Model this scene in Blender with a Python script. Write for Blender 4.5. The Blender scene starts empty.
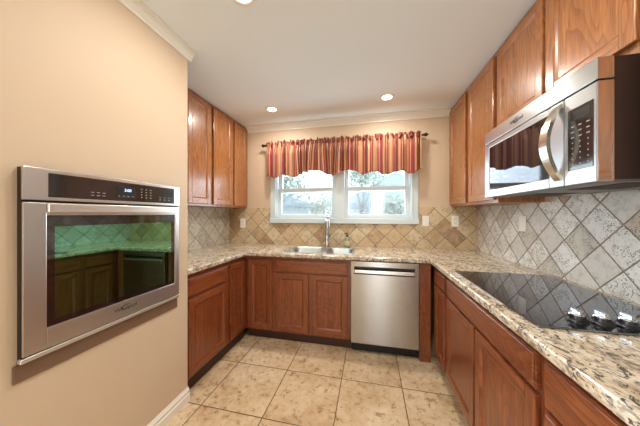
import bpy, bmesh, math, random
from mathutils import Vector, Matrix
random.seed(7)
SC = bpy.context.scene
COL = SC.collection
R = math.radians

# ------------------------------------------------------------------ camera
cam = bpy.data.cameras.new('camera')
cam.sensor_width = 36.0
cam.lens = 225.83 * 36 / 640
cam.shift_y = 0.0018
cam.clip_start = 0.02
cam.clip_end = 200
camo = bpy.data.objects.new('camera', cam)
camo.location = (0, 0, 1.3054)
camo.rotation_euler = (R(90), 0, 0.2172)
COL.objects.link(camo)
SC.camera = camo

# ------------------------------------------------------------------ world, light, exposure
w = bpy.data.worlds.new('world')
SC.world = w
w.use_nodes = True
w.node_tree.nodes['Background'].inputs[0].default_value = (0.80, 0.90, 1.0, 1)
w.node_tree.nodes['Background'].inputs[1].default_value = 3.6
SC.view_settings.view_transform = 'Standard'
SC.view_settings.look = 'None'
SC.view_settings.gamma = 1
SC.view_settings.exposure = 0.22
SC.view_settings.use_curve_mapping = False
SC.cycles.use_denoising = True
SC.cycles.max_bounces = 8
SC.cycles.sample_clamp_indirect = 6.0
SC.cycles.caustics_reflective = False
SC.cycles.caustics_refractive = False

def area(name, loc, rot, sx, sy, power, col):
    l = bpy.data.lights.new(name, 'AREA')
    l.shape = 'RECTANGLE'; l.size = sx; l.size_y = sy
    l.energy = power; l.color = col
    o = bpy.data.objects.new(name, l)
    o.location = loc; o.rotation_euler = rot
    COL.objects.link(o)
    return o
DAY = area('daylight_from_patio_door', (.27, -3.40, 1.25), (R(90), 0, 0), .42, 2.2, 19, (0.86, 0.94, 1.0))
SIDE = area('added_fill_dining_side', (-3.40, -1.75, 1.35), (R(118), 0, R(-90)), 2.4, 1.6, 175, (0.78, 0.90, 1.0))  # unseen fill added on the dining side, tilted up to brighten the ceiling
WIN = area('daylight_from_kitchen_window', (-0.36, 2.93, 1.62), (R(-112), 0, 0), 1.5, 0.7, 26, (0.80, 0.91, 1.0))
CAN_POWER = 8.0
CAN_COL = (1.0, 0.95, 0.87)

# ------------------------------------------------------------------ helpers
def tag(o, label=None, cat=None, group=None, kind=None):
    if label: o['label'] = label
    if cat: o['category'] = cat
    if group: o['group'] = group
    if kind: o['kind'] = kind
    return o

def thing(name, loc, label, cat, group=None):
    o = bpy.data.objects.new(name, None)
    o.empty_display_size = 0.1
    o.location = loc
    COL.objects.link(o)
    return tag(o, label, cat, group)

def wloc(o):
    v = Vector((0, 0, 0))
    while o is not None:
        v += o.location; o = o.parent
    return v

def obj(name, bm, mats, parent=None, origin=None, smooth=False, keep=False):
    """world-coordinate bmesh -> one mesh object under parent"""
    me = bpy.data.meshes.new(name)
    off = wloc(parent) if parent is not None else Vector(origin or (0, 0, 0))
    bmesh.ops.translate(bm, verts=bm.verts, vec=-off)
    if not keep:
        bmesh.ops.recalc_face_normals(bm, faces=bm.faces)
    bm.to_mesh(me); bm.free()
    for m in (mats if isinstance(mats, (list, tuple)) else [mats]):
        me.materials.append(m)
    if smooth:
        for p in me.polygons: p.use_smooth = True
    o = bpy.data.objects.new(name, me)
    if parent is not None: o.parent = parent
    else: o.location = off
    COL.objects.link(o)
    return o

def box(bm, x0, x1, y0, y1, z0, z1, bev=0.0, mi=0, seg=2):
    x0, x1 = min(x0, x1), max(x0, x1); y0, y1 = min(y0, y1), max(y0, y1); z0, z1 = min(z0, z1), max(z0, z1)
    r = bmesh.ops.create_cube(bm, size=1.0)
    vs = r['verts']
    for v in vs:
        v.co = Vector((x0 + (v.co.x + .5) * (x1 - x0), y0 + (v.co.y + .5) * (y1 - y0), z0 + (v.co.z + .5) * (z1 - z0)))
    fs = set(f for v in vs for f in v.link_faces)
    for f in fs: f.material_index = mi
    if bev > 0:
        es = list(set(e for v in vs for e in v.link_edges))
        bev = min(bev, .45 * min(x1 - x0, y1 - y0, z1 - z0))
        rr = bmesh.ops.bevel(bm, geom=es, offset=bev, segments=seg, affect='EDGES', profile=.6)
        for f in rr['faces']: f.material_index = mi

def nb(): return bmesh.new()

def B1(*a, **k):
    bm = nb(); box(bm, *a, **k); return bm

class Face:
    """a front: a = along, d = out of the front, z = up"""
    def __init__(s, side, P): s.side, s.P = side, P
    def pt(s, a, d, z):
        if s.side == 'L': return Vector((s.P + d, a, z))     # faces +X
        if s.side == 'R': return Vector((s.P - d, a, z))     # faces -X
        return Vector((a, s.P - d, z))                       # 'B' faces -Y
    def box(s, bm, a0, a1, d0, d1, z0, z1, bev=0.0, mi=0, seg=2):
        p, q = s.pt(a0, d0, z0), s.pt(a1, d1, z1)
        box(bm, p.x, q.x, p.y, q.y, p.z, q.z, bev, mi, seg)
    def quad(s, bm, pts, mi=0):
        f = bm.faces.new([bm.verts.new(s.pt(*p)) for p in pts]); f.material_index = mi

def tube(bm, pts, r, n=12, mi=0, rfn=None):
    pts = [Vector(p) for p in pts]
    rings = []
    t = (pts[1] - pts[0]).normalized()
    up = Vector((0, 0, 1)) if abs(t.z) < .9 else Vector((1, 0, 0))
    nrm = t.cross(up).normalized()
    for i, p in enumerate(pts):
        if i == 0: t = (pts[1] - pts[0]).normalized()
        elif i == len(pts) - 1: t = (pts[-1] - pts[-2]).normalized()
        else: t = ((pts[i + 1] - p).normalized() + (p - pts[i - 1]).normalized()).normalized()
        nrm = (nrm - t * nrm.dot(t)).normalized()
        b = t.cross(nrm)
        rr = rfn(i / (len(pts) - 1)) if rfn else r
        rings.append([bm.verts.new(p + (nrm * math.cos(2 * math.pi * k / n) + b * math.sin(2 * math.pi * k / n)) * rr) for k in range(n)])
    for a, b2 in zip(rings, rings[1:]):
        for k in range(n):
            f = bm.faces.new((a[k], a[(k + 1) % n], b2[(k + 1) % n], b2[k])); f.material_index = mi
    for rg in (rings[0], list(reversed(rings[-1]))):
        f = bm.faces.new(rg); f.material_index = mi

def lathe(bm, prof, c, n=32, mi=0, axis='z', close=True):
    c = Vector(c); rings = []
    for r, h in prof:
        ring = []
        for k in range(n):
            a = 2 * math.pi * k / n
            u, v = r * math.cos(a), r * math.sin(a)
            p = (u, v, h) if axis == 'z' else (h, u, v) if axis == 'x' else (u, h, v)
            ring.append(bm.verts.new(c + Vector(p)))
        rings.append(ring)
    for a, b in zip(rings, rings[1:]):
        for k in range(n):
            f = bm.faces.new((a[k], a[(k + 1) % n], b[(k + 1) % n], b[k])); f.material_index = mi
    if close:
        f = bm.faces.new(rings[0]); f.material_index = mi
        f = bm.faces.new(rings[-1]); f.material_index = mi

def prism(bm, prof, axis, t0, t1, mi=0):
    """prof: closed 2D outline; axis x -> prof=(y,z), axis y -> prof=(x,z)"""
    def P(q, t): return Vector((t, q[0], q[1])) if axis == 'x' else Vector((q[0], t, q[1])) if axis == 'y' else Vector((q[0], q[1], t))
    a = [bm.verts.new(P(q, t0)) for q in prof]; b = [bm.verts.new(P(q, t1)) for q in prof]
    n = len(prof)
    for k in range(n):
        bm.faces.new((a[k], a[(k + 1) % n], b[(k + 1) % n], b[k])).material_index = mi
    bm.faces.new(a).material_index = mi; bm.faces.new(list(reversed(b))).material_index = mi

# ------------------------------------------------------------------ materials
def srgb(r, g, b):
    f = lambda c: (c / 255 / 12.92) if c / 255 <= .04045 else ((c / 255 + .055) / 1.055) ** 2.4
    return (f(r), f(g), f(b), 1)

class NT:
    def __init__(s, name):
        s.m = bpy.data.materials.new(name); s.m.use_nodes = True
        s.t = s.m.node_tree; s.n = s.t.nodes
        s.b = s.n['Principled BSDF']; s.out = s.n['Material Output']
    def add(s, ty, **kw):
        n = s.n.new(ty)
        for k, v in kw.items(): setattr(n, k, v)
        return n
    def link(s, a, b): s.t.links.new(a, b)
    def set(s, n, **kw):
        for k, v in kw.items():
            inp = n.inputs[k.replace('_', ' ')]
            if hasattr(v, 'is_linked') or isinstance(v, bpy.types.NodeSocket): s.link(v, inp)
            else: inp.default_value = v
        return n
    def math(s, op, a, b=None, c=None):
        n = s.add('ShaderNodeMath', operation=op)
        for i, v in enumerate((a, b, c)):
            if v is None: continue
            if isinstance(v, bpy.types.NodeSocket): s.link(v, n.inputs[i])
            else: n.inputs[i].default_value = v
        return n.outputs[0]
    def noise(s, vec, scale, detail=4, rough=.55, dist=0):
        n = s.add('ShaderNodeTexNoise')
        s.set(n, Vector=vec, Scale=scale, Detail=detail, Roughness=rough, Distortion=dist)
        return n.outputs[0]
    def comb(s, x, y, z):
        n = s.add('ShaderNodeCombineXYZ')
        for i, v in enumerate((x, y, z)):
            if isinstance(v, bpy.types.NodeSocket): s.link(v, n.inputs[i])
            else: n.inputs[i].default_value = v
        return n.outputs[0]
    def sep(s, v):
        n = s.add('ShaderNodeSeparateXYZ'); s.link(v, n.inputs[0]); return n.outputs
    def obc(s): return s.add('ShaderNodeTexCoord').outputs['Object']
    def pos(s): return s.add('ShaderNodeNewGeometry').outputs['Position']
    def ramp(s, fac, stops, interp='LINEAR'):
        n = s.add('ShaderNodeValToRGB'); s.link(fac, n.inputs[0])
        cr = n.color_ramp; cr.interpolation = interp
        while len(cr.elements) < len(stops): cr.elements.new(.5)
        for e, (p, c) in zip(cr.elements, stops): e.position = p; e.color = c
        return n.outputs[0]
    def mix(s, fac, a, b, mode='MIX'):
        n = s.add('ShaderNodeMix', data_type='RGBA', blend_type=mode)
        for i, v in ((0, fac), (6, a), (7, b)):
            if isinstance(v, bpy.types.NodeSocket): s.link(v, n.inputs[i])
            else: n.inputs[i].default_value = v
        return n.outputs[2]
    def bump(s, h, strength=.2, dist=.01):
        n = s.add('ShaderNodeBump'); s.link(h, n.inputs['Height'])
        n.inputs['Strength'].default_value = strength; n.inputs['Distance'].default_value = dist
        s.link(n.outputs[0], s.b.inputs['Normal'])
    def P(s, **kw): s.set(s.b, **kw); return s.m

def plain(name, col, rough=.5, metal=0, spec=.5, coat=0):
    t = NT(name)
    n = t.noise(t.obc(), 9, 3)
    c = t.mix(n, tuple(x * .96 for x in col[:3]) + (1,), tuple(min(1, x * 1.04) for x in col[:3]) + (1,))
    return t.P(Base_Color=c, Roughness=rough, Metallic=metal, Specular_IOR_Level=spec, Coat_Weight=coat)

def paint(name, col, rough=.6, bump=.06, scale=160):
    t = NT(name); p = t.pos()
    c = t.mix(t.noise(p, 1.3, 2), tuple(x * .97 for x in col[:3]) + (1,), tuple(min(1, x * 1.03) for x in col[:3]) + (1,))
    t.bump(t.noise(p, scale, 3), bump, .004)
    return t.P(Base_Color=c, Roughness=rough, Specular_IOR_Level=.3)

def wood(name, horizontal, light, mid, dark, rough=.32):
    t = NT(name)
    x, y, z = t.sep(t.obc())
    a = t.math('ADD', x, y)
    if horizontal: u, v = z, a
    else: u, v = a, z
    oi = t.add('ShaderNodeObjectInfo').outputs['Random']
    off = t.math('MULTIPLY', oi, 7.3)
    vec = t.comb(t.math('ADD', t.math('MULTIPLY', u, 5.0), off), t.math('MULTIPLY', v, .9), off)
    g = t.noise(vec, 1.0, 2, .5, .3)
    ring = t.math('FRACT', t.math('MULTIPLY', g, 24.0))
    ring = t.math('POWER', ring, 2.0)
    vec2 = t.comb(t.math('MULTIPLY', u, 240.0), t.math('MULTIPLY', v, 8.0), off)
    pore = t.noise(vec2, 1.0, 3, .6)
    vec3 = t.comb(t.math('MULTIPLY', u, 45.0), t.math('MULTIPLY', v, 1.8), off)
    streak = t.ramp(t.noise(vec3, 1.0, 4, .65), [(.3, (0, 0, 0, 1)), (.7, (1, 1, 1, 1))])
    c = t.mix(streak, light, mid)
    c = t.mix(t.math('MULTIPLY', ring, .46), c, dark)
    pm = t.ramp(pore, [(.36, (1, 1, 1, 1)), (.52, (0, 0, 0, 1))])
    c = t.mix(t.math('MULTIPLY', pm, .5), c, dark)
    t.bump(pore, .05, .002)
    return t.P(Base_Color=c, Roughness=rough, Coat_Weight=.35, Coat_Roughness=.18)

UL, UM, UD = srgb(184, 122, 70), srgb(154, 94, 50), srgb(92, 48, 23)
WV = wood('upper_oak_vertical', False, UL, UM, UD)
WH = wood('upper_oak_horizontal', True, UL, UM, UD)
BL, BM_, BD = srgb(160, 88, 48), srgb(124, 61, 32), srgb(62, 27, 14)  # same oak finish as the uppers, dimmer lower light put into the colour
XV = wood('shaded_oak_vertical', False, BL, BM_, BD)
XH = wood('shaded_oak_horizontal', True, BL, BM_, BD)
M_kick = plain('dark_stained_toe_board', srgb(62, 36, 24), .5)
M_carc = plain('cabinet_edge_stain', srgb(120, 62, 36), .45)

M_wall = paint('warm_tan_wall_paint', srgb(208, 186, 160), .55, .12, 220)
M_ceil = paint('white_ceiling_paint', srgb(234, 240, 243), .7, .05)
M_trim = paint('white_gloss_trim', srgb(236, 232, 222), .3, .0)
M_vinyl = plain('white_window_vinyl', srgb(206, 218, 222), .3)

def tile_floor():
    t = NT('travertine_floor_tiles'); p = t.pos(); x, y, z = t.sep(p)
    S = .4552
    fx = t.math('DIVIDE', t.math('SUBTRACT', x, -.6735), S); fy = t.math('DIVIDE', t.math('SUBTRACT', y, 1.7878), S)
    ix, iy = t.math('FLOOR', fx), t.math('FLOOR', fy)
    def edge(f):
        r = t.math('FRACT', f)
        return t.math('MINIMUM', r, t.math('SUBTRACT', 1.0, r))
    e = t.math('MINIMUM', edge(fx), edge(fy))
    wn = t.add('ShaderNodeTexWhiteNoise'); wn.noise_dimensions = '3D'
    t.link(t.comb(ix, iy, 0.0), wn.inputs[0])
    rv = wn.outputs[0]
    pv = t.add('ShaderNodeVectorMath', operation='ADD'); t.link(p, pv.inputs[0]); t.link(t.comb(t.math('MULTIPLY', rv, 9.0), rv, rv), pv.inputs[1])
    v = pv.outputs[0]
    big = t.noise(v, 3.5, 5, .6, .6)
    fine = t.noise(v, 22, 6, .7, .3)
    c = t.ramp(big, [(.28, srgb(186, 152, 114)), (.46, srgb(216, 188, 150)), (.7, srgb(232, 211, 178))])
    c = t.mix(t.ramp(fine, [(.34, (.9, .9, .9, 1)), (.46, (0, 0, 0, 1))]), c, srgb(150, 108, 70))
    c = t.mix(t.math('MULTIPLY', rv, .16), c, srgb(172, 132, 90))
    gm = t.math('LESS_THAN', e, .0065)
    c = t.mix(gm, c, srgb(98, 66, 40))
    h = t.ramp(e, [(.004, (0, 0, 0, 1)), (.014, (1, 1, 1, 1))])
    t.bump(h, .5, .004)
    return t.P(Base_Color=c, Roughness=t.math('ADD', t.math('MULTIPLY', gm, .4), t.math('MULTIPLY', fine, .5)), Specular_IOR_Level=.4)
M_floor = tile_floor()

def splash(name, along, a0, z0, tones, pale=srgb(222, 216, 202), gw=.017, mixk=.75):
    """6 inch tumbled tiles set on the diagonal; along = 0 (x) or 1 (y)"""
    t = NT(name); p = t.pos(); s3 = t.sep(p); a, z = s3[along], s3[2]
    D = .2150 if along == 0 else .2155
    aa = t.math('DIVIDE', t.math('SUBTRACT', a, a0), D); zz = t.math('DIVIDE', t.math('SUBTRACT', z, z0), D)
    fx, fy = t.math('ADD', aa, zz), t.math('SUBTRACT', aa, zz)
    ix, iy = t.math('FLOOR', fx), t.math('FLOOR', fy)
    def edge(f):
        r = t.math('FRACT', f)
        return t.math('MINIMUM', r, t.math('SUBTRACT', 1.0, r))
    nz = t.noise(p, 45, 3)
    e = t.math('ADD', t.math('MINIMUM', edge(fx), edge(fy)), t.math('MULTIPLY', t.math('SUBTRACT', nz, .5), .02))
    wn = t.add('ShaderNodeTexWhiteNoise'); t.link(t.comb(ix, iy, float(along)), wn.inputs[0])
    rv = wn.outputs[0]
    pv = t.add('ShaderNodeVectorMath', operation='ADD'); t.link(p, pv.inputs[0]); t.link(t.comb(rv, t.math('MULTIPLY', rv, 5.0), rv), pv.inputs[1])
    v = pv.outputs[0]
    c = t.ramp(rv, tones, 'CONSTANT')
    m = t.noise(v, 14, 5, .65, .4)
    c = t.mix(t.ramp(m, [(.35, (0, 0, 0, 1)), (.65, (mixk, mixk, mixk, 1))]), c, t.mix(.7, c, pale))
    dk = t.ramp(t.noise(v, 30, 5, .7, .5), [(.34, (1, 1, 1, 1)), (.50, (0, 0, 0, 1))])
    c = t.mix(t.math('MULTIPLY', dk, .5), c, srgb(150, 128, 104))
    vo = t.add('ShaderNodeTexVoronoi'); t.set(vo, Vector=v, Scale=120.0, Randomness=1.0)
    pitm = t.math('MULTIPLY', t.math('LESS_THAN', vo.outputs[0], .36), t.math('GREATER_THAN', t.noise(v, 16, 3), .50))
    pitm = t.math('MULTIPLY', pitm, t.math('GREATER_THAN', wn.outputs[0], .2))
    c = t.mix(t.math('MULTIPLY', pitm, .85), c, srgb(96, 84, 74))
    gm = t.math('LESS_THAN', e, gw)
    c = t.mix(gm, c, srgb(128, 110, 90))
    h = t.ramp(e, [(.008, (0, 0, 0, 1)), (.05, (1, 1, 1, 1))])
    h = t.math('SUBTRACT', h, t.math('MULTIPLY', pitm, .5))
    t.bump(h, .55, .004)
    return t.P(Base_Color=c, Roughness=.5, Specular_IOR_Level=.4)
T1 = [(0, srgb(202, 174, 136)), (.2, srgb(210, 188, 152)), (.42, srgb(190, 158, 118)), (.6, srgb(216, 196, 162)), (.82, srgb(168, 132, 96))]
T3 = [(0, srgb(204, 198, 182)), (.3, srgb(212, 206, 190)), (.6, srgb(194, 184, 166)), (.8, srgb(208, 196, 176))]  # left wall tones made paler to carry the cool daylight
T2 = [(0, srgb(206, 202, 194)), (.22, srgb(222, 220, 214)), (.45, srgb(188, 180, 168)), (.62, srgb(228, 226, 222)), (.88, srgb(184, 160, 140))]  # right wall greys and whites include the tint of cool daylight
M_spB = splash('tumbled_stone_diagonal_back', 0, .707, 1.366, T1, srgb(208, 188, 156))
M_spR = splash('tumbled_stone_daylit_right', 1, 1.53, 1.257, T2, srgb(226, 224, 220), .021, .5)
M_spL = splash('tumbled_stone_daylit_left', 1, 2.56, 1.257, T3)

def granite():
    t = NT('speckled_cream_granite'); p = t.obc()
    mp = t.add('ShaderNodeMapping'); t.link(p, mp.inputs[0]); mp.inputs['Scale'].default_value = (1, .6, 1); mp.inputs['Rotation'].default_value = (0, 0, .5)
    q = mp.outputs[0]
    base = t.ramp(t.noise(q, 16, 5, .6, .5), [(.3, srgb(186, 164, 134)), (.48, srgb(214, 198, 172)), (.7, srgb(230, 222, 206))])
    gold = t.ramp(t.noise(q, 30, 4, .6, .8), [(.50, (0, 0, 0, 1)), (.60, (1, 1, 1, 1))])
    c = t.mix(t.math('MULTIPLY', gold, .5), base, srgb(168, 130, 92))
    grey = t.ramp(t.noise(q, 38, 5, .65, 1.2), [(.52, (0, 0, 0, 1)), (.58, (1, 1, 1, 1))])
    c = t.mix(t.math('MULTIPLY', grey, .75), c, srgb(124, 112, 102))
    dk = t.ramp(t.noise(q, 46, 5, .7, 1.4), [(.545, (0, 0, 0, 1)), (.585, (1, 1, 1, 1))])
    c = t.mix(t.math('MULTIPLY', dk, .9), c, srgb(58, 44, 40))
    return t.P(Base_Color=c, Roughness=.12, Specular_IOR_Level=.55)
M_gran = granite()

def steel(name, col, rough, axis, aniso=.6):
    t = NT(name); x, y, z = t.sep(t.obc())
    k = {'x': (1.5, 1, 900), 'y': (1, 1.5, 900), 'z': (400, 400, 3)}[axis]
    v = t.comb(t.math('MULTIPLY', x, k[0]), t.math('MULTIPLY', y, k[1]), t.math('MULTIPLY', z, k[2]))
    n = t.noise(v, 1, 3, .6)
    c = t.mix(n, tuple(q * .93 for q in col[:3]) + (1,), col)
    t.link(t.comb(0.0, 0.0, 1.0), t.b.inputs['Tangent'])
    rr = t.math('ADD', rough - .01, t.math('MULTIPLY', n, .02))
    return t.P(Base_Color=c, Metallic=1.0, Roughness=rr, Anisotropic=aniso)
M_st = steel('brushed_stainless_steel', srgb(222, 220, 216), .30, 'y')
M_stx = steel('brushed_stainless_steel_front', srgb(172, 166, 158), .27, 'x', .85)
M_stside = steel('smooth_stainless_edge', srgb(206, 196, 186), .09, 'z', 0)
M_mst = steel('pale_brushed_steel', srgb(186, 188, 188), .30, 'y')
M_bead = plain('satin_silver_bead', srgb(214, 210, 204), .35, .7)
M_chrome = plain('polished_chrome', srgb(196, 198, 202), .12, 1)
M_sink = steel('satin_sink_steel', srgb(205, 212, 214), .28, 'x', 0)
M_black = plain('black_plastic', srgb(18, 17, 17), .35)
M_dkcase = plain('dark_brown_painted_case', srgb(44, 30, 24), .42)
M_grey = plain('grey_vent_metal', srgb(120, 118, 114), .35, .6)
M_print = plain('pale_grey_printing', srgb(150, 146, 140), .5)
M_logo = plain('grey_logo_printing', srgb(66, 66, 68), .4)
M_white = plain('white_plate_plastic', srgb(238, 234, 224), .35)
M_slot = plain('dark_socket_slot', srgb(60, 56, 52), .6)
M_iron = plain('dark_bronze_rod', srgb(48, 34, 28), .35, .6)

def gloss_black(name, base, tint, r0, rough=.03):
    t = NT(name)
    g = t.add('ShaderNodeBsdfGlossy'); g.inputs['Color'].default_value = tint; g.inputs['Roughness'].default_value = rough
    mx = t.add('ShaderNodeMixShader'); lw = t.add('ShaderNodeFresnel'); lw.inputs[0].default_value = 1.5
    f = t.math('MINIMUM', t.math('ADD', r0, lw.outputs[0]), 1.0)
    t.P(Base_Color=base, Roughness=.4, Specular_IOR_Level=0)
    t.link(f, mx.inputs[0]); t.link(t.b.outputs[0], mx.inputs[1]); t.link(g.outputs[0], mx.inputs[2]); t.link(mx.outputs[0], t.out.inputs[0])
    return t.m
M_cook = gloss_black('black_ceramic_glass', srgb(16, 16, 18), (.9, .93, 1, 1), .17, .02)
M_mwglass = gloss_black('dark_microwave_window_glass', srgb(40, 34, 33), (.62, .62, .66, 1), .07, .03)
M_panel = gloss_black('dark_glass_control_panel', srgb(44, 37, 34), (.9, .9, .9, 1), .03, .08)
M_band = gloss_black('black_glass_border', srgb(30, 24, 24), (.9, .88, .86, 1), .10, .04)

def oven_glass():
    t = NT('green_tinted_coated_oven_glass')
    tr = t.add('ShaderNodeBsdfTransparent'); tr.inputs[0].default_value = (.16, .24, .20, 1)
    g = t.add('ShaderNodeBsdfGlossy'); g.inputs['Color'].default_value = (.40, .90, .62, 1); g.inputs['Roughness'].default_value = .03
    mx = t.add('ShaderNodeMixShader'); lw = t.add('ShaderNodeFresnel'); lw.inputs[0].default_value = 1.5
    t.link(t.math('MINIMUM', t.math('ADD', .55, lw.outputs[0]), 1.0), mx.inputs[0])
    t.link(tr.outputs[0], mx.inputs[1]); t.link(g.outputs[0], mx.inputs[2]); t.link(mx.outputs[0], t.out.inputs[0])
    return t.m
M_oveng = oven_glass()

def pane_glass():
    t = NT('clear_window_glass')
    tr = t.add('ShaderNodeBsdfTransparent'); tr.inputs[0].default_value = (.95, .97, .97, 1)
    g = t.add('ShaderNodeBsdfGlossy'); g.inputs['Roughness'].default_value = .02
    mx = t.add('ShaderNodeMixShader'); mx.inputs[0].default_value = .06
    t.link(tr.outputs[0], mx.inputs[1]); t.link(g.outputs[0], mx.inputs[2]); t.link(mx.outputs[0], t.out.inputs[0])
    return t.m
M_glass = pane_glass()
def screen_mat():
    t = NT('fine_grey_insect_mesh')
    tr = t.add('ShaderNodeBsdfTransparent')
    d = t.add('ShaderNodeBsdfDiffuse'); d.inputs[0].default_value = srgb(205, 210, 210)
    mx = t.add('ShaderNodeMixShader'); mx.inputs[0].default_value = .26
    t.link(tr.outputs[0], mx.inputs[1]); t.link(d.outputs[0], mx.inputs[2]); t.link(mx.outputs[0], t.out.inputs[0])
    return t.m
M_screen = screen_mat()

def emit(name, col, st):
    t = NT(name)
    t.set(t.b, Base_Color=col, Emission_Color=col, Emission_Strength=st)
    return t.m
M_lamp = emit('lit_lamp_lens', (1, .93, .82, 1), 9)
M_disp = emit('blue_display_digits', (.45, .6, 1, 1), 1.6)

def cloth(name, stops, period):
    t = NT(name)
    uv = t.add('ShaderNodeTexCoord').outputs['UV']; u, v, _ = t.sep(uv)
    f = t.math('FRACT', t.math('DIVIDE', u, period))
    c = t.ramp(f, stops, 'CONSTANT')
    wv = t.noise(t.comb(t.math('MULTIPLY', u, 500.0), t.math('MULTIPLY', v, 60.0), 0.0), 1, 2)
    c = t.mix(t.math('MULTIPLY', wv, .25), c, srgb(120, 60, 46))
    tl = t.add('ShaderNodeBsdfTranslucent'); t.link(c, tl.inputs[0])
    mx = t.add('ShaderNodeMixShader'); mx.inputs[0].default_value = .22
    t.P(Base_Color=c, Roughness=.55, Sheen_Weight=.3)
    t.link(t.b.outputs[0], mx.inputs[1]); t.link(tl.outputs[0], mx.inputs[2]); t.link(mx.outputs[0], t.out.inputs[0])
    return t.m
cr, ct, cg, cp, cd = srgb(156, 54, 44), srgb(206, 158, 116), srgb(184, 106, 70), srgb(74, 26, 34), srgb(116, 36, 34)
M_cloth = cloth('red_and_tan_striped_silk', [(0, cr), (.09, ct), (.12, cd), (.19, cg), (.25, ct), (.47, cg), (.53, cr), (.61, ct), (.65, cr), (.75, cp), (.79, cr), (.87, ct)], .225)
M_cloth2 = cloth('plum_and_red_striped_silk', [(0, cr), (.12, cp), (.18, ct), (.36, cr), (.44, cp), (.50, cg), (.60, cd), (.68, ct), (.82, cp), (.88, cr), (.94, cg)], .20)

# ------------------------------------------------------------------ room shell
CZ = 2.455; YB = 2.756; XR = 1.147; XL = -1.883; XO = -1.25; YO = 1.348; YF = -3.5
def struct(name, bm, m, parent=None, **k):
    o = obj(name, bm, m, parent, **k)
    if parent is None: o['kind'] = 'structure'
    return o
XD = -3.5; YD = -.15      # dining side behind the viewer opens to the left
struct('floor', B1(XD - .12, XR + .12, YF - .12, YB + .14, -.1, 0), M_floor)
struct('ceiling', B1(XD - .12, XR + .12, YF - .12, YB + .14, CZ, CZ + .1), M_ceil)
WX0, WX1, WZ0, WZ1 = -1.205, .475, 1.255, 2.12       # window opening
bm = nb()
box(bm, XL - .12, WX0, YB, YB + .14, 0, CZ); box(bm, WX1, XR + .12, YB, YB + .14, 0, CZ)
box(bm, WX0, WX1, YB, YB + .14, 0, WZ0); box(bm, WX0, WX1, YB, YB + .14, WZ1, CZ)
struct('wall_back', bm, M_wall)
struct('wall_right', B1(XR, XR + .12, YF, YB, 0, CZ), M_wall)
struct('wall_left', B1(XL - .12, XL, YO - .12, YB, 0, CZ), M_wall)
OY0, OY1, OZ0, OZ1 = .592, 1.217, .700, 1.455        # cut-out for the oven
bm = nb()
box(bm, XO - .12, XO, YD, OY0, 0, CZ); box(bm, XO - .12, XO, OY1, YO, 0, CZ)
box(bm, XO - .12, XO, OY0, OY1, 0, OZ0); box(bm, XO - .12, XO, OY0, OY1, OZ1, CZ)
box(bm, XL, XO - .12, YO - .12, YO, 0, CZ)
box(bm, XL - .12, XL, YD, YO - .12, 0, CZ)
box(bm, XD, XO - .12, YD, YD + .12, 0, CZ)
struct('wall_left_oven_side', bm, M_wall)
bm = nb()
box(bm, XD - .12, XD, YF, -3.0, 0, CZ); box(bm, XD - .12, XD, -.5, YD + .12, 0, CZ); box(bm, XD - .12, XD, -3.0, -.5, 0, .5); box(bm, XD - .12, XD, -3.0, -.5, 2.2, CZ)
struct('wall_dining_side', bm, M_wall)
bm = nb()
for y in (-3.0, -1.79, -.56): box(bm, XD - .09, XD - .03, y, y + .06, .5, 2.2, .004)
box(bm, XD - .09, XD - .03, -3.0, -.5, .5, .56); box(bm, XD - .09, XD - .03, -3.0, -.5, 2.14, 2.2)
d2 = struct('added_window_2', bm, M_vinyl)  # unseen window added to go with the side fill light
obj('glass_pane', B1(XD - .062, XD - .056, -2.94, -.56, .56, 2.14), M_glass, d2)
PX0, PX1 = -.10, .64
bm = nb()
box(bm, XD, PX0, YF - .12, YF, 0, CZ); box(bm, PX1, XR, YF - .12, YF, 0, CZ); box(bm, PX0, PX1, YF - .12, YF, 2.35, CZ)
struct('wall_front', bm, M_wall)
bm = nb()
for x0, x1 in ((PX0, PX0 + .06), (PX1 - .06, PX1)): box(bm, x0, x1, YF - .08, YF - .02, 0, 2.35, .005)
box(bm, PX0, PX1, YF - .08, YF - .02, 2.29, 2.35); box(bm, PX0, PX1, YF - .08, YF - .02, 0, .06)
d1 = struct('door_1', bm, M_vinyl)
tag(obj('glass_pane', B1(PX0 + .06, PX1 - .06, YF - .055, YF - .049, .06, 2.29), M_glass, d1))

# baseboard along oven wall
prof = [(XO, 0), (XO + .017, 0), (XO + .017, .048), (XO + .012, .056), (XO + .014, .072), (XO + .007, .084), (XO + .004, .092), (XO, .092)]
bm = nb(); prism(bm, prof, 'y', YD, YO + .004)
prof2 = [(YO, 0), (YO + .010, 0), (YO + .010, .05), (YO + .005, .088), (YO, .092)]
struct('baseboard_left', bm, M_trim)
# crown mouldings
def crown_profile(s, w, sgn):
    # (offset from wall, z)
    pts = [(0, CZ), (0, CZ - .064), (.010, CZ - .064), (.012, CZ - .052), (.022, CZ - .046), (.044, CZ - .026), (.060, CZ - .020), (.066, CZ - .010), (.092, CZ - .008), (.092, CZ)]
    return [(s + sgn * p * w, z) for p, z in pts]
bm = nb(); prism(bm, crown_profile(YB, 1, -1), 'x', -1.600, .858); struct('trim_1', bm, M_trim)
bm = nb(); prism(bm, crown_profile(XO, .55, 1), 'y', YD, YO + .03); struct('trim_2', bm, M_trim)

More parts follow.
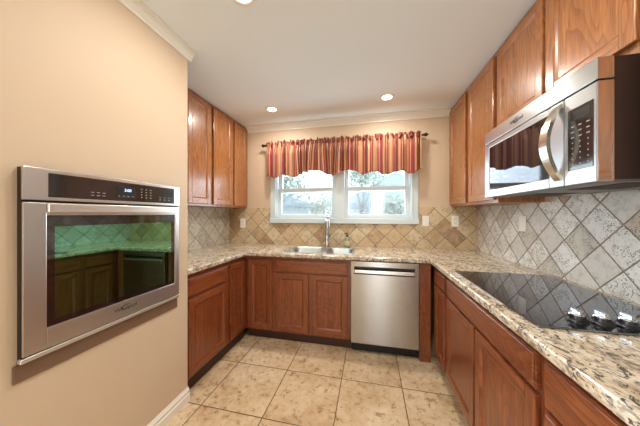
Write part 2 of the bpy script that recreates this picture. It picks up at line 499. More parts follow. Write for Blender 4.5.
# ------------------------------------------------------------------ window
win = B1(WX0, WX0 + .001, YB + .01, YB + .011, WZ0, WZ0 + .001)
win.free()
bm = nb()   # casing + jambs
box(bm, -1.268, -1.205, YB - .018, YB, 1.19, 2.18, .004); box(bm, -1.215, -1.190, YB - .024, YB, 1.24, 2.14, .004)
box(bm, .475, .538, YB - .018, YB, 1.19, 2.18, .004); box(bm, .460, .485, YB - .024, YB, 1.24, 2.14, .004)
box(bm, -1.268, .538, YB - .018, YB, 2.12, 2.19, .004)
window = struct('window_1', bm, M_vinyl)
obj('window_sill', B1(-1.275, .545, YB - .030, YB + .0, 1.19, 1.252, .006), M_vinyl, window)
obj('centre_mullion', B1(-.420, -.302, YB - .006, YB + .10, WZ0, WZ1, .004), M_vinyl, window)
bm = nb()
for x0, x1 in ((WX0, WX0 + .03), (WX1 - .03, WX1)): box(bm, x0, x1, YB, YB + .12, WZ0, WZ1)
box(bm, WX0, WX1, YB, YB + .12, WZ0, WZ0 + .008); box(bm, WX0, WX1, YB, YB + .12, WZ1 - .02, WZ1)
obj('window_jamb', bm, M_vinyl, window)
for (x0, x1) in ((-1.175, -.420), (-.302, .445)):
    for (z0, z1, y) in ((1.263, 1.640, YB + .028), (1.585, 2.10, YB + .060)):
        bm = nb(); s = .045; zb = .038 if z0 < 1.5 else .045; zt = .052 if z0 < 1.5 else .045
        box(bm, x0, x0 + s, y, y + .028, z0, z1, .004); box(bm, x1 - s, x1, y, y + .028, z0, z1, .004)
        box(bm, x0 + s, x1 - s, y, y + .028, z0, z0 + zb, .004); box(bm, x0 + s, x1 - s, y, y + .028, z1 - zt, z1, .004)
        sash = obj('sash', bm, M_vinyl, window)
        obj('glass_pane', B1(x0 + s, x1 - s, y + .012, y + .016, z0 + zb, z1 - zt), M_glass, sash)
    obj('insect_screen', B1(x0 + .02, x1 - .02, YB + .104, YB + .1045, 1.27, 1.63), M_screen, window)

# ------------------------------------------------------------------ backsplashes (tile faces)
def bs(name, bm, m, label):
    return tag(obj(name, bm, m), label, 'backsplash')
bm = nb(); T = .008; ZB0, ZB1 = .9155, 1.386
box(bm, XL + T, -1.276, YB - T, YB - .0006, ZB0, ZB1); box(bm, .546, XR - T, YB - T, YB - .0006, ZB0, ZB1); box(bm, -1.276, .546, YB - T, YB - .0006, ZB0, 1.189)
bs('tile_backsplash', bm, M_spB, 'warm beige diagonal stone tiles on the wall under the window behind the sink')
bm = nb(); box(bm, XR - T, XR - .0006, .935, YB, ZB0, 1.3865); box(bm, XR - T, XR - .0006, -.60, .935, ZB0, 1.386); box(bm, XR - T, XR - .0006, .94, 1.70, 1.3865, 1.412)
bs('tile_backsplash', bm, M_spR, 'pitted diagonal stone tiles painted cool for daylight on the right wall behind the cooktop')
bm = nb(); box(bm, XL + .0006, XL + T, YO + .001, YB - T, ZB0, 1.386)
bs('tile_backsplash', bm, M_spL, 'diagonal stone tiles painted pale for daylight on the left wall under the left wall cabinets')

# ------------------------------------------------------------------ cabinets
def add_door(parent, F, a0, a1, z0, z1, V, H, name='door', fw=.052, th=.020):
    """frame and panel door whose front plane lies at d=0 of F"""
    bm = nb()
    F.box(bm, a0, a0 + fw, -th, 0, z0, z1, .004, 0); F.box(bm, a1 - fw, a1, -th, 0, z0, z1, .004, 0)
    F.box(bm, a0 + fw, a1 - fw, -th, 0, z0, z0 + fw, .003, 1); F.box(bm, a0 + fw, a1 - fw, -th, 0, z1 - fw, z1, .003, 1)
    i0, i1, j0, j1 = a0 + fw, a1 - fw, z0 + fw, z1 - fw
    m = .013; dep = -.010
    # sloped inner moulding and flat panel
    o = [(i0, -.001, j0), (i1, -.001, j0), (i1, -.001, j1), (i0, -.001, j1)]
    k = [(i0 + m * .45, -.004, j0 + m * .45), (i1 - m * .45, -.004, j0 + m * .45), (i1 - m * .45, -.004, j1 - m * .45), (i0 + m * .45, -.004, j1 - m * .45)]
    n = [(i0 + m, dep, j0 + m), (i1 - m, dep, j0 + m), (i1 - m, dep, j1 - m), (i0 + m, dep, j1 - m)]
    for q in range(4):
        r = (q + 1) % 4
        F.quad(bm, [o[q], o[r], k[r], k[q]], 1 if q % 2 == 0 else 0)
        F.quad(bm, [k[q], k[r], n[r], n[q]], 1 if q % 2 == 0 else 0)
    F.box(bm, i0 + m * .5, i1 - m * .5, -th + .002, dep, j0 + m * .5, j1 - m * .5, 0, 0)
    return obj(name, bm, [V, H], parent)

def add_drawer(parent, F, a0, a1, z0, z1, H, name='drawer_front', th=.020):
    bm = nb()
    F.box(bm, a0, a1, -th, -.006, z0, z1, .003, 0)
    F.box(bm, a0 + .007, a1 - .007, -.012, 0, z0 + .007, z1 - .007, .006, 0, 3)
    return obj(name, bm, [H], parent)

def carcass(parent, F, a0, a1, depth, z0, z1, V, H, openings, top=False, kick=None, th=.020):
    """face frame at d in [-th-.019, -th]; sheets behind"""
    bm = nb(); f0 = -th - .0005; f1 = f0 - .019
    F.box(bm, a0, a1, f1, f0, z0, z1, 0, 0)
    obj('face_frame', bm, [V], parent)
    bm = nb(); e = -depth
    F.box(bm, a0, a0 + .016, e, f1, z0, z1); F.box(bm, a1 - .016, a1, e, f1, z0, z1)
    F.box(bm, a0 + .016, a1 - .016, e, f1, z0, z0 + .016); F.box(bm, a0 + .016, a1 - .016, e, e + .008, z0 + .016, z1)
    if top: F.box(bm, a0 + .016, a1 - .016, e, f1, z1 - .016, z1)
    obj('cabinet_body', bm, [V], parent)
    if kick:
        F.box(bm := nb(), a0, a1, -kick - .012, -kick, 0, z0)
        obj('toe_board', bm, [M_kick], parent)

ZT = .8755; ZK = .105
FL = Face('L', -1.2614); FB = Face('B', 2.1436); FR = Face('R', .537)
# left run
t = thing('base_cabinet', (-1.57, 1.60, 0), 'oak base cabinet at the end of the oven wall, drawer over one door', 'cabinet')
carcass(t, FL, 1.352, 1.850, .61, ZK, ZT, XV, XH, None, kick=.050)
add_drawer(t, FL, 1.372, 1.828, .703, .838, XH); add_door(t, FL, 1.372, 1.828, .128, .684, XV, XH)
# corner cabinet with one door on each front
t = thing('corner_base_cabinet', (-1.57, 2.45, 0), 'oak corner base cabinet with two narrow full-height doors meeting in the left inside corner', 'cabinet')
carcass(t, FL, 1.851, 2.1836, .61, ZK, ZT, XV, XH, None, kick=.050)
add_door(t, FL, 1.872, 2.125, .128, .832, XV, XH)
carcass(t, FB, -1.2814, -.962, .585, ZK, ZT, XV, XH, None, kick=.072)
add_door(t, FB, -1.243, -.978, .128, .836, XV, XH)
# sink base
t = thing('sink_base_cabinet', (-.57, 2.45, 0), 'oak sink base cabinet left of the dishwasher, false drawer front over a pair of doors', 'cabinet')
carcass(t, FB, -.961, -.180, .585, ZK, ZT, XV, XH, None, kick=.072)
add_drawer(t, FB, -.934, -.206, .722, .846, XH, 'false_drawer_front')
add_door(t, FB, -.934, -.592, .132, .708, XV, XH); add_door(t, FB, -.563, -.208, .132, .708, XV, XH)
# filler right of dishwasher
bm = nb(); FB.box(bm, .430, .521, -.022, 0, 0, ZT, .002); FB.box(bm, .430, .450, -.585, -.022, 0, ZT)
tag(obj('filler_panel', bm, [XV], None, (.47, 2.15, 0)), 'narrow upright oak panel reaching the floor just right of the dishwasher', 'panel')
# right run
t = thing('base_cabinet', (.85, 1.96, 0), 'narrow oak base cabinet in the right corner, farthest of the cabinets on the right', 'cabinet')
carcass(t, FR, 1.812, 2.1636, .58, ZK, ZT, XV, XH, None, kick=.066)
add_drawer(t, FR, 1.835, 2.098, .722, .836, XH); add_door(t, FR, 1.835, 2.098, .132, .706, XV, XH)
t = thing('cooktop_base_cabinet', (.85, 1.34, 0), 'wide oak base cabinet beneath the black cooktop, long false drawer front over two doors', 'cabinet')
carcass(t, FR, .876, 1.811, .58, ZK, ZT, XV, XH, None, kick=.066)
add_drawer(t, FR, .893, 1.790, .716, .842, XH, 'false_drawer_front')
add_door(t, FR, 1.356, 1.790, .132, .702, XV, XH); add_door(t, FR, .893, 1.334, .132, .702, XV, XH)
t = thing('drawer_base_cabinet', (.85, .45, 0), 'oak drawer cabinet nearest the viewer at the bottom right corner under the granite', 'cabinet')
carcass(t, FR, .06, .875, .58, ZK, ZT, XV, XH, None, kick=.066)
for z0, z1 in ((.696, .842), (.420, .682), (.132, .406)): add_drawer(t, FR, .085, .856, z0, z1, XH, 'drawer')

# uppers
UZ0, UZ1 = 1.387, 2.454
FUL = Face('L', -1.5954); FUR = Face('R', .8543)
def upper(loc, label, F, a0, a1, z0, doors, depth, dz0, dz1=2.425, group=None):
    t = thing('wall_cabinet', loc, label, 'cabinet')
    carcass(t, F, a0, a1, depth, z0, UZ1, WV, WH, None, top=True)
    for d0, d1 in doors: add_door(t, F, d0, d1, dz0, dz1, WV, WH)
    return t
upper((-1.73, 1.88, UZ0), 'tall oak wall cabinet touching the end of the tan oven wall, nearest on the left', FUL, 1.700, 2.049, UZ0, [(1.728, 2.028)], .287, 1.408)
upper((-1.73, 2.23, UZ0), 'tall oak wall cabinet on the left, middle one of the three left doors', FUL, 2.050, 2.424, UZ0, [(2.072, 2.402)], .287, 1.408)
upper((-1.73, 2.59, UZ0), 'tall oak wall cabinet on the left ending at the window wall', FUL, 2.425, 2.755, UZ0, [(2.448, 2.735)], .287, 1.408)
upper((1.0, 2.51, UZ0), 'tall oak wall cabinet on the right ending at the window wall, right of the valance', FUR, 2.282, 2.755, UZ0, [(2.315, 2.735)], .292, 1.408)
upper((1.0, 2.04, UZ0), 'tall oak wall cabinet on the right beside the far end of the microwave', FUR, 1.806, 2.281, UZ0, [(1.831, 2.252)], .292, 1.408)
upper((1.0, 1.37, 1.8365), 'short oak wall cabinet with two doors directly above the microwave', FUR, .932, 1.805, 1.8365, [(1.364, 1.782), (.950, 1.343)], .292, 1.880)
upper((1.0, .45, UZ0), 'oak wall cabinet beyond the near side of the microwave, at the right edge', FUR, .02, .925, UZ0, [(.485, .905), (.04, .465)], .292, 1.408)

# ------------------------------------------------------------------ countertop
SX0, SX1, SY0, SY1 = -.872, -.168, 2.195, 2.600       # sink cut-out
def counter():
    z0, z1 = .876, .915
    xs = sorted([XL + .0005, -1.2415, SX0, SX1, .5071, XR - .0005]); ys = sorted([-.6, YO + .0005, 2.1078, SY0, SY1, YB - .0005])
    bm = nb(); V = {}
    def v(x, y):
        if (x, y) not in V: V[(x, y)] = bm.verts.new((x, y, z1))
        return V[(x, y)]
    for x0, x1 in zip(xs, xs[1:]):
        for y0, y1 in zip(ys, ys[1:]):
            cx, cy = (x0 + x1) / 2, (y0 + y1) / 2
            inside = cy > 2.1078 or (cx > .5071) or (cx < -1.2415 and cy > YO)
            if SX0 < cx < SX1 and SY0 < cy < SY1: inside = False
            if inside: bm.faces.new((v(x0, y0), v(x1, y0), v(x1, y1), v(x0, y1)))
    r = bmesh.ops.extrude_face_region(bm, geom=bm.faces[:])
    bmesh.ops.translate(bm, verts=[g for g in r['geom'] if isinstance(g, bmesh.types.BMVert)], vec=(0, 0, z0 - z1))
    bmesh.ops.recalc_face_normals(bm, faces=bm.faces)
    bmesh.ops.dissolve_limit(bm, angle_limit=.01, verts=bm.verts, edges=bm.edges)
    def front(e):
        a, b = e.verts[0].co, e.verts[1].co
        if abs(a.z - b.z) > .001: return False
        f = lambda p: (abs(p.x + 1.2415) < .001 and p.y < 2.108) or (abs(p.y - 2.1078) < .001 and -1.242 < p.x < .508) or (abs(p.x - .5071) < .001 and p.y < 2.108)
        m = (a + b) / 2
        return f(a) and f(b) and f(m)
    es = [e for e in bm.edges if front(e)]
    bmesh.ops.bevel(bm, geom=es, offset=.010, segments=4, affect='EDGES', profile=.5)
    return bm
tag(obj('granite_countertop', counter(), M_gran), 'speckled cream and brown granite countertop wrapping around three sides of the kitchen', 'countertop')

# ------------------------------------------------------------------ sink, faucet, soap
def bowl(bm, x0, x1, y0, y1, zt, zb, r=.05):
    def ring(ins, z, rad):
        pts = []
        for cx, cy, a in ((x1 - ins - rad, y1 - ins - rad, 0), (x0 + ins + rad, y1 - ins - rad, 90), (x0 + ins + rad, y0 + ins + rad, 180), (x1 - ins - rad, y0 + ins + rad, 270)):
            for k in range(6):
                an = R(a + k * 18); pts.append(bm.verts.new((cx + rad * math.cos(an), cy + rad * math.sin(an), z)))
        return pts
    rs = [ring(-.012, zt - .002, r + .01), ring(-.010, zt + .001, r + .01), ring(0, zt, r), ring(.004, zt - .01, r), ring(.014, zb + .03, r), ring(.035, zb, r * .8)]
    for a, b in zip(rs, rs[1:]):
        for k in range(24): bm.faces.new((a[k], a[(k + 1) % 24], b[(k + 1) % 24], b[k]))
    bm.faces.new(rs[-1])
sink = thing('double_sink', (-.52, 2.40, .915), 'stainless steel double bowl sink set in the granite under the window', 'sink')
bm = nb(); box(bm, -.884, -.156, 2.183, 2.199, .9152, .9172); box(bm, -.884, -.156, 2.596, 2.612, .9152, .9172)
box(bm, -.884, -.868, 2.199, 2.596, .9152, .9172); box(bm, -.172, -.156, 2.199, 2.596, .9152, .9172); box(bm, -.505, -.455, 2.199, 2.596, .9100, .9162)
obj('rim', bm, M_sink, sink)
for x0, x1, zb in ((-.858, -.508, .72), (-.452, -.182, .75)):
    bm = nb(); bowl(bm, x0, x1, 2.209, 2.586, .9155, zb)
    b = obj('bowl', bm, M_sink, sink, smooth=True)
    bm = nb(); lathe(bm, [(.04, 0), (.042, .003), (.03, .004), (.028, .001), (.001, .001)], ((x0 + x1) / 2, 2.40, zb + .0005), 24, close=False)
    obj('drain', bm, M_chrome, b, smooth=True)
FX, FY = -.500, 2.655
fa = thing('kitchen_faucet', (FX, FY, .915), 'tall chrome pull-down faucet standing behind the sink in front of the window', 'faucet')
bm = nb(); lathe(bm, [(.030, 0), (.030, .006), (.026, .012), (.021, .03), (.023, .10), (.023, .14), (.019, .15)], (FX, FY, .915), 24); obj('base', bm, M_chrome, fa, smooth=True)
bm = nb(); pts = [(FX, FY, 1.06), (FX, FY, 1.22)]
for k in range(0, 13):
    a = R(k * 14.2); pts.append((FX + .055 * (1 - math.cos(a)) * .35, FY - .095 * (1 - math.cos(a)), 1.235 + .095 * math.sin(a)))
tube(bm, pts, .019, 14); obj('spout', bm, M_chrome, fa, smooth=True)
e = Vector(pts[-1])
bm = nb(); tube(bm, [e + Vector((0, 0, .004)), e + Vector((.002, -.004, -.03)), e + Vector((.005, -.010, -.085)), e + Vector((.006, -.012, -.105))], .018, 16, rfn=lambda q: .021 + .010 * q)
obj('spray_head', bm, M_chrome, fa, smooth=True)
bm = nb(); tube(bm, [(FX + .015, FY, 1.03), (FX + .045, FY - .005, 1.035), (FX + .075, FY - .02, 1.055)], .009, 10, rfn=lambda q: .011 - .004 * q)
obj('lever_handle', bm, M_chrome, fa, smooth=True)

SPX, SPY = -.262, 2.665
t = NT('clear_green_soap'); M_soap = t.P(Base_Color=srgb(186, 200, 158), Roughness=.12, Transmission_Weight=.35, IOR=1.4)
sp = thing('soap_bottle', (SPX, SPY, .915), 'small green soap bottle with black pump on the counter right of the faucet', 'bottle')
bm = nb(); lathe(bm, [(.024, .001), (.031, .004), (.032, .09), (.029, .108), (.016, .122), (.013, .130)], (SPX, SPY, .915), 24); b = obj('bottle_body', bm, M_soap, sp, smooth=True)
bm = nb(); lathe(bm, [(.0326, .025), (.0327, .026), (.0327, .078), (.0326, .079)], (SPX, SPY, .915), 24, close=False); obj('paper_label', bm, plain('pale_label_paper', srgb(214, 210, 178), .5), sp, smooth=True)
bm = nb(); lathe(bm, [(.015, .128), (.015, .142), (.005, .144), (.005, .160), (.012, .162), (.011, .170)], (SPX, SPY, .915), 20)
tube(bm, [(SPX, SPY, 1.080), (SPX - .02, SPY - .02, 1.080), (SPX - .028, SPY - .028, 1.072)], .004, 8); obj('pump', bm, M_black, sp, smooth=True)

# ------------------------------------------------------------------ dishwasher
dw = thing('dishwasher', (.125, 2.42, 0), 'stainless steel dishwasher with a recessed bar handle between sink cabinet and narrow oak panel', 'dishwasher')
D0, D1 = -.174, .424; dy = 2.122
bm = nb()
box(bm, D0, D1, dy, dy + .035, .108, .748, .004); box(bm, D0, D1, dy, dy + .035, .818, .868, .004)
box(bm, D0, -.142, dy, dy + .035, .746, .820); box(bm, .388, D1, dy, dy + .035, .746, .820)
obj('door', bm, M_stx, dw)
obj('handle_recess', B1(-.142, .388, dy + .026, dy + .035, .748, .818), M_black, dw)
bm = nb(); box(bm, -.140, .386, dy - .014, dy + .004, .760, .792, .005); obj('handle', bm, steel('bright_handle_steel', srgb(232, 230, 226), .22, 'x', .3), dw)
bm = nb(); box(bm, D0 + .006, D1 - .006, dy + .036, 2.70, .106, .866); obj('tub', bm, M_dkcase, dw)
obj('kick_plate', B1(D0 + .002, D1 - .002, 2.196, 2.21, .004, .106), M_black, dw)

# ------------------------------------------------------------------ text helper
def text(name, s, size, M, mat, parent, ext=.0004, sx=1.0):
    cu = bpy.data.curves.new(name, 'FONT'); cu.body = s; cu.size = size; cu.extrude = ext; cu.align_x = 'CENTER'; cu.align_y = 'CENTER'
    to = bpy.data.objects.new(name, cu)
    dg = bpy.context.evaluated_depsgraph_get()
    COL.objects.link(to); dg.update()
    me = bpy.data.meshes.new_from_object(to.evaluated_get(dg))
    bpy.data.objects.remove(to)
    me.transform(M @ Matrix.Diagonal((sx, 1, 1, 1)))
    me.transform(Matrix.Translation(-wloc(parent)))
    me.materials.clear(); me.materials.append(mat)
    o = bpy.data.objects.new(name, me); o.parent = parent; COL.objects.link(o)
    return o
def frameL(x, y, z): return Matrix(((0, 0, 1, x), (1, 0, 0, y), (0, 1, 0, z), (0, 0, 0, 1)))      # reads on a front facing +X
def frameR(x, y, z): return Matrix(((0, 0, -1, x), (-1, 0, 0, y), (0, 1, 0, z), (0, 0, 0, 1)))    # reads on a front facing -X
def swoosh(bm, F, a, z, ra, rz, d, sgn):
    n = 40
    for k in range(n):
        t0, t1 = [R(20 + 320 * q / n) for q in (k, k + 1)]
        def P(t, s):
            w_ = .0006 + .0022 * math.sin((t - R(20)) / R(320) * math.pi)
            ca, sa = math.cos(t), math.sin(t)
            return (a + sgn * ((ra + s * w_) * ca + .25 * rz * sa), d, z + (rz + s * w_) * sa)
        F.quad(bm, [P(t0, -1), P(t1, -1), P(t1, 1), P(t0, 1)])

# ------------------------------------------------------------------ microwave
mw = thing('over_range_microwave', (.94, 1.32, 1.415), 'stainless steel microwave with curved handle mounted above the cooktop', 'microwave')
FM = Face('R', .746); M0, M1, MZ0, MZ1 = .942, 1.700, 1.415, 1.834
bm = nb(); box(bm, .793, 1.138, M0 + .004, M1 - .004, 1.422, 1.832); obj('case', bm, M_dkcase, mw)
bm = nb(); FM.box(bm, M0, M1, -.046, 0, 1.760, MZ1, .003); vt = obj('vent_panel', bm, [M_mst], mw)
bm = nb(); FM.box(bm, M0 + .002, M1 - .002, -.044, -.012, 1.7535, 1.7605); obj('vent_slot', bm, M_black, mw)
# door
bm = nb(); WY0, WY1, WZa, WZb = 1.150, 1.648, 1.457, 1.728; DS = 1.074
FM.box(bm, DS, WY0, -.046, 0, MZ0, 1.754, .003); FM.box(bm, WY1, M1, -.046, 0, MZ0, 1.754, .003)
FM.box(bm, WY0, WY1, -.046, 0, MZ0, WZa, .003); FM.box(bm, WY0, WY1, -.046, 0, WZb, 1.754, .003)
door = obj('door', bm, [M_mst], mw)
bm = nb(); FM.box(bm, WY0, WY1, -.040, -.003, WZa, WZb); obj('door_window', bm, M_mwglass, door)
# handle: bowed bar
bm = nb(); prev = None; hy = 1.100
N = 24; zs = [1.440 + (1.745 - 1.440) * k / N for k in range(N + 1)]
for k, z in enumerate(zs):
    q = k / N; dd = .004 + .052 * math.sin(math.pi * q) ** .85; th = .014; hw = .016 + .005 * math.sin(math.pi * q)
    ring = [FM.pt(hy - hw, dd - th, z), FM.pt(hy + hw, dd - th, z), FM.pt(hy + hw, dd, z), FM.pt(hy - hw, dd, z)]
    ring = [bm.verts.new(p) for p in ring]
    if prev:
        for j in range(4): bm.faces.new((prev[j], prev[(j + 1) % 4], ring[(j + 1) % 4], ring[j]))
    else: bm.faces.new(ring)
    prev = ring
bm.faces.new(prev); bmesh.ops.bevel(bm, geom=[e for e in bm.edges if len(e.link_faces) == 2 and e.calc_face_angle(0) > 1.2], offset=.003, segments=2, affect='EDGES')
obj('handle', bm, plain('satin_handle_steel', srgb(214, 204, 190), .22, 1), door)
# control side
bm = nb(); FM.box(bm, M0, DS - .002, -.046, 0, MZ0, 1.754, .003); cs = obj('control_side', bm, [M_mst], mw)
bm = nb(); FM.box(bm, M0 - .0012, M0 + .0002, -.045, -.002, MZ0 + .002, 1.753); FM.box(bm, M0 - .0012, M0 + .0002, -.045, -.002, 1.762, MZ1 - .002); obj('side_return', bm, [M_stside], mw)
bm = nb(); FM.box(bm, .954, 1.055, -.006, .0015, 1.470, 1.700, .001); cp_ = obj('control_panel', bm, M_panel, mw)
bm = nb(); FM.box(bm, .965, 1.045, .0015, .0022, 1.655, 1.688); obj('display', bm, M_black, cp_)
bm = nb()
for r_ in range(8):
    for c_ in range(3):
        y = .972 + c_ * .031; z = 1.632 - r_ * .020
        wd = .010 if r_ < 3 else .0035
        FM.box(bm, y - wd * .6, y + wd * .6, .0015, .0021, z - .0022, z + .0022)
obj('keypad', bm, M_print, cp_)
text('logo', 'Whirlpool', .026, frameR(.7454, 1.372, 1.797), M_logo, vt)
bm = nb(); swoosh(bm, FM, 1.370, 1.798, .022, .012, .0012, -1); obj('logo_ring', bm, M_logo, vt)
# underside
bm = nb(); box(bm, .760, 1.136, M0 + .01, M1 - .01, 1.414, 1.422); un = obj('underside_plate', bm, M_grey, mw)
for y0 in (.98, 1.40):
    bm = nb(); box(bm, .855, 1.045, y0, y0 + .24, 1.4128, 1.4142)
    for k in range(14): box(bm, .86 + k * .013, .867 + k * .013, y0 + .004, y0 + .236, 1.4115, 1.4130)
    obj('grease_filter', bm, M_kick, un)
    obj('lamp_cover', B1(1.075, 1.125, y0 + .08, y0 + .16, 1.411, 1.4145, .001), M_white, un)

# ------------------------------------------------------------------ cooktop
ck = thing('electric_cooktop', (.83, 1.31, .915), 'black glass electric cooktop set flush on the right-hand granite below the microwave', 'cooktop')
bm = nb(); box(bm, .563, 1.092, .920, 1.698, .9152, .9225, .003, 0, 2); obj('glass_top', bm, M_cook, ck)
KN = []
for k in range(4):
    kx, ky = .727 + k * .0665, .992 - k * .006
    bm = nb(); lathe(bm, [(.030, .9225), (.030, .927), (.027, .930), (.025, .934)], (kx, ky, 0), 28); kb = obj('control_knob', bm, M_black, ck, smooth=False)
    bm = nb(); lathe(bm, [(.0235, .934), (.0225, .944), (.022, .946)], (kx, ky, 0), 28); obj('knob_skirt', bm, M_black, kb)
    bm = nb(); lathe(bm, [(.0225, .946), (.021, .949), (.004, .950)], (kx, ky, 0), 28)
    box(bm, kx - .0055, kx + .0055, ky - .021, ky + .021, .948, .964, .002)
    obj('knob_cap', bm, M_chrome, kb)

# ------------------------------------------------------------------ wall oven
ov = thing('built_in_wall_oven', (-1.4, .905, .70), 'stainless steel wall oven with green-tinted window built into the tan left wall', 'oven')
FO = Face('L', -1.23); O0, O1 = .562, 1.247
bm = nb()   # liner box inside the wall
FO.box(bm, .600, .612, -.55, -.02, .71, 1.45); FO.box(bm, 1.198, 1.210, -.55, -.02, .71, 1.45)
FO.box(bm, .612, 1.198, -.55, -.02, .71, .722); FO.box(bm, .612, 1.198, -.55, -.02, 1.438, 1.45); FO.box(bm, .612, 1.198, -.55, -.538, .722, 1.438)
obj('oven_cavity', bm, plain('dark_enamel', srgb(52, 56, 54), .35), ov)
for z in (.96, 1.12):
    bm = nb()
    for k in range(16): tube(bm, [FO.pt(.65 + k * .034, -.50, z), FO.pt(.65 + k * .034, -.08, z)], .0025, 6)
    for d in (-.08, -.29, -.50): tube(bm, [FO.pt(.615, d, z), FO.pt(1.195, d, z)], .0035, 6)
    obj('oven_rack', bm, M_chrome, ov)
bm = nb()   # black side return
FO.box(bm, O0 + .001, .590, -.0195, .0015, .77, 1.478); FO.box(bm, 1.219, O1 - .001, -.0195, .0015, .77, 1.478); FO.box(bm, .590, 1.219, -.0195, .0015, 1.340, 1.478)
obj('mounting_flange', bm, M_black, ov)
bm = nb()   # control fascia
FO.box(bm, O0, O1, .002, .012, 1.3585, 1.481, .002); fas = obj('control_fascia', bm, [M_st], ov)
bm = nb(); FO.box(bm, .628, 1.205, .010, .0135, 1.372, 1.466, .003); pn = obj('control_glass', bm, M_panel, fas)
bm = nb(); FO.box(bm, .866, .960, .0135, .0142, 1.388, 1.444); obj('display', bm, M_black, pn)
text('display_digits', '3:00', .020, frameL(-1.2155, .922, 1.426), M_disp, pn)
bm = nb()
for c_ in range(3):
    for r_ in range(4): FO.box(bm, .990 + c_ * .026, .998 + c_ * .026, .0135, .0141, 1.394 + r_ * .0145, 1.398 + r_ * .0145)
obj('number_keypad', bm, M_print, pn)
for y0, dy_, w_ in ((.765, .022, .012), (1.100, .030, .010)):
    bm = nb()
    for c_ in range(3):
        for r_ in range(2): FO.box(bm, y0 + c_ * dy_, y0 + c_ * dy_ + w_, .0135, .0141, 1.389 + r_ * .013, 1.392 + r_ * .013)
    obj('button_group', bm, M_print, pn)
bm = nb()
for c_ in range(4): FO.box(bm, .876 + c_ * .022, .884 + c_ * .022, .0142, .0146, 1.394, 1.398)
obj('display_markings', bm, M_print, pn)
# door
bm = nb(); GY0, GY1, GZ0, GZ1 = .626, 1.214, .865, 1.300; DZ0, DZ1 = .786, 1.350
FO.box(bm, O0 + .001, GY0, .002, .010, DZ0, DZ1, .003); FO.box(bm, GY1, O1 - .001, .002, .010, DZ0, DZ1, .003)
FO.box(bm, GY0, GY1, .002, .010, DZ0, GZ0, .003); FO.box(bm, GY0, GY1, .002, .010, GZ1, DZ1, .003)
od = obj('oven_door', bm, [M_st], ov)
bm = nb(); b_ = .024; bt = .044
FO.box(bm, GY0, GY0 + b_, .002, .006, GZ0, GZ1); FO.box(bm, GY1 - b_, GY1, .002, .006, GZ0, GZ1)
FO.box(bm, GY0 + b_, GY1 - b_, .002, .006, GZ0, GZ0 + b_); FO.box(bm, GY0 + b_, GY1 - b_, .002, .006, GZ1 - bt, GZ1)
obj('window_border', bm, M_band, od)
bm = nb(); FO.box(bm, GY0 + b_, GY1 - b_, .0025, .0055, GZ0 + b_, GZ1 - bt); obj('window_glass', bm, M_oveng, od)
bm = nb(); FO.box(bm, .626, 1.212, .011, .020, 1.312, 1.347, .004, 0, 3)
obj('handle', bm, steel('pale_handle_steel', srgb(236, 230, 222), .34, 'y', .3), od)
text('logo', 'Whirlpool', .026, frameL(-1.2196, .917, .828), M_logo, od)
bm = nb(); swoosh(bm, FO, .917, .832, .022, .011, .0103, 1); obj('logo_ring', bm, M_logo, od)
bm = nb(); FO.box(bm, O0 - .004, O1 + .003, -.012, .008, .762, .780, .005, 0, 3); obj('bottom_bead', bm, M_bead, ov)
bm = nb(); FO.box(bm, O0, O1, -.0195, -.013, .745, .766); obj('vent_gap', bm, M_black, ov)
bm = nb(); FO.box(bm, O0 - .012, O1 + .008, -.0195, -.012, .692, .758, .003); obj('lower_strip', bm, plain('satin_brown_grey_strip', srgb(126, 100, 80), .4, .2), ov)  # flat brown-grey strip below the bottom bead

# ------------------------------------------------------------------ outlets and switches
def plate(name, F, a0, a1, z0, z1, kind, label, cat):
    ac, zc = (a0 + a1) / 2, (z0 + z1) / 2
    loc = F.pt(ac, 0, zc); t = thing(name, loc, label, cat)
    bm = nb(); F.box(bm, a0, a1, 0, .006, z0, z1, .003); obj('cover_plate', bm, M_white, t)
    if kind == 'outlet':
        for s in (-1, 1):
            bm = nb(); F.box(bm, ac - .016, ac + .016, .006, .008, zc + s * .022 - .014, zc + s * .022 + .014, .002); so = obj('socket', bm, M_white, t)
            bm = nb()
            for q in (-1, 1): F.box(bm, ac + q * .0065 - .0015, ac + q * .0065 + .0015, .008, .0085, zc + s * .022 - .006, zc + s * .022 + .005)
            obj('slot', bm, M_slot, so)
    elif kind == 'switch':
        bm = nb(); F.box(bm, ac - .006, ac + .006, .006, .014, zc - .012, zc + .012, .002); obj('toggle', bm, M_white, t)
    else:
        bm = nb(); F.box(bm, ac - .016, ac + .016, .006, .0085, zc - .034, zc + .034, .002); obj('rocker', bm, M_white, t)
FW = Face('B', YB - T); FWR = Face('R', XR - T)
plate('wall_outlet', FW, -1.706, -1.632, 1.122, 1.246, 'outlet', 'white duplex outlet on the tiles left of the window', 'outlet')
plate('light_switch', FW, .580, .650, 1.172, 1.288, 'switch', 'white toggle switch on the tiles just right of the window', 'switch')
plate('wall_outlet', FW, .880, .952, 1.168, 1.288, 'outlet', 'white outlet on the back wall tiles under the far right wall cabinet', 'outlet')
plate('light_switch', FWR, 1.975, 2.050, 1.174, 1.292, 'rocker', 'white plate on the right wall tiles beyond the cooktop', 'switch')

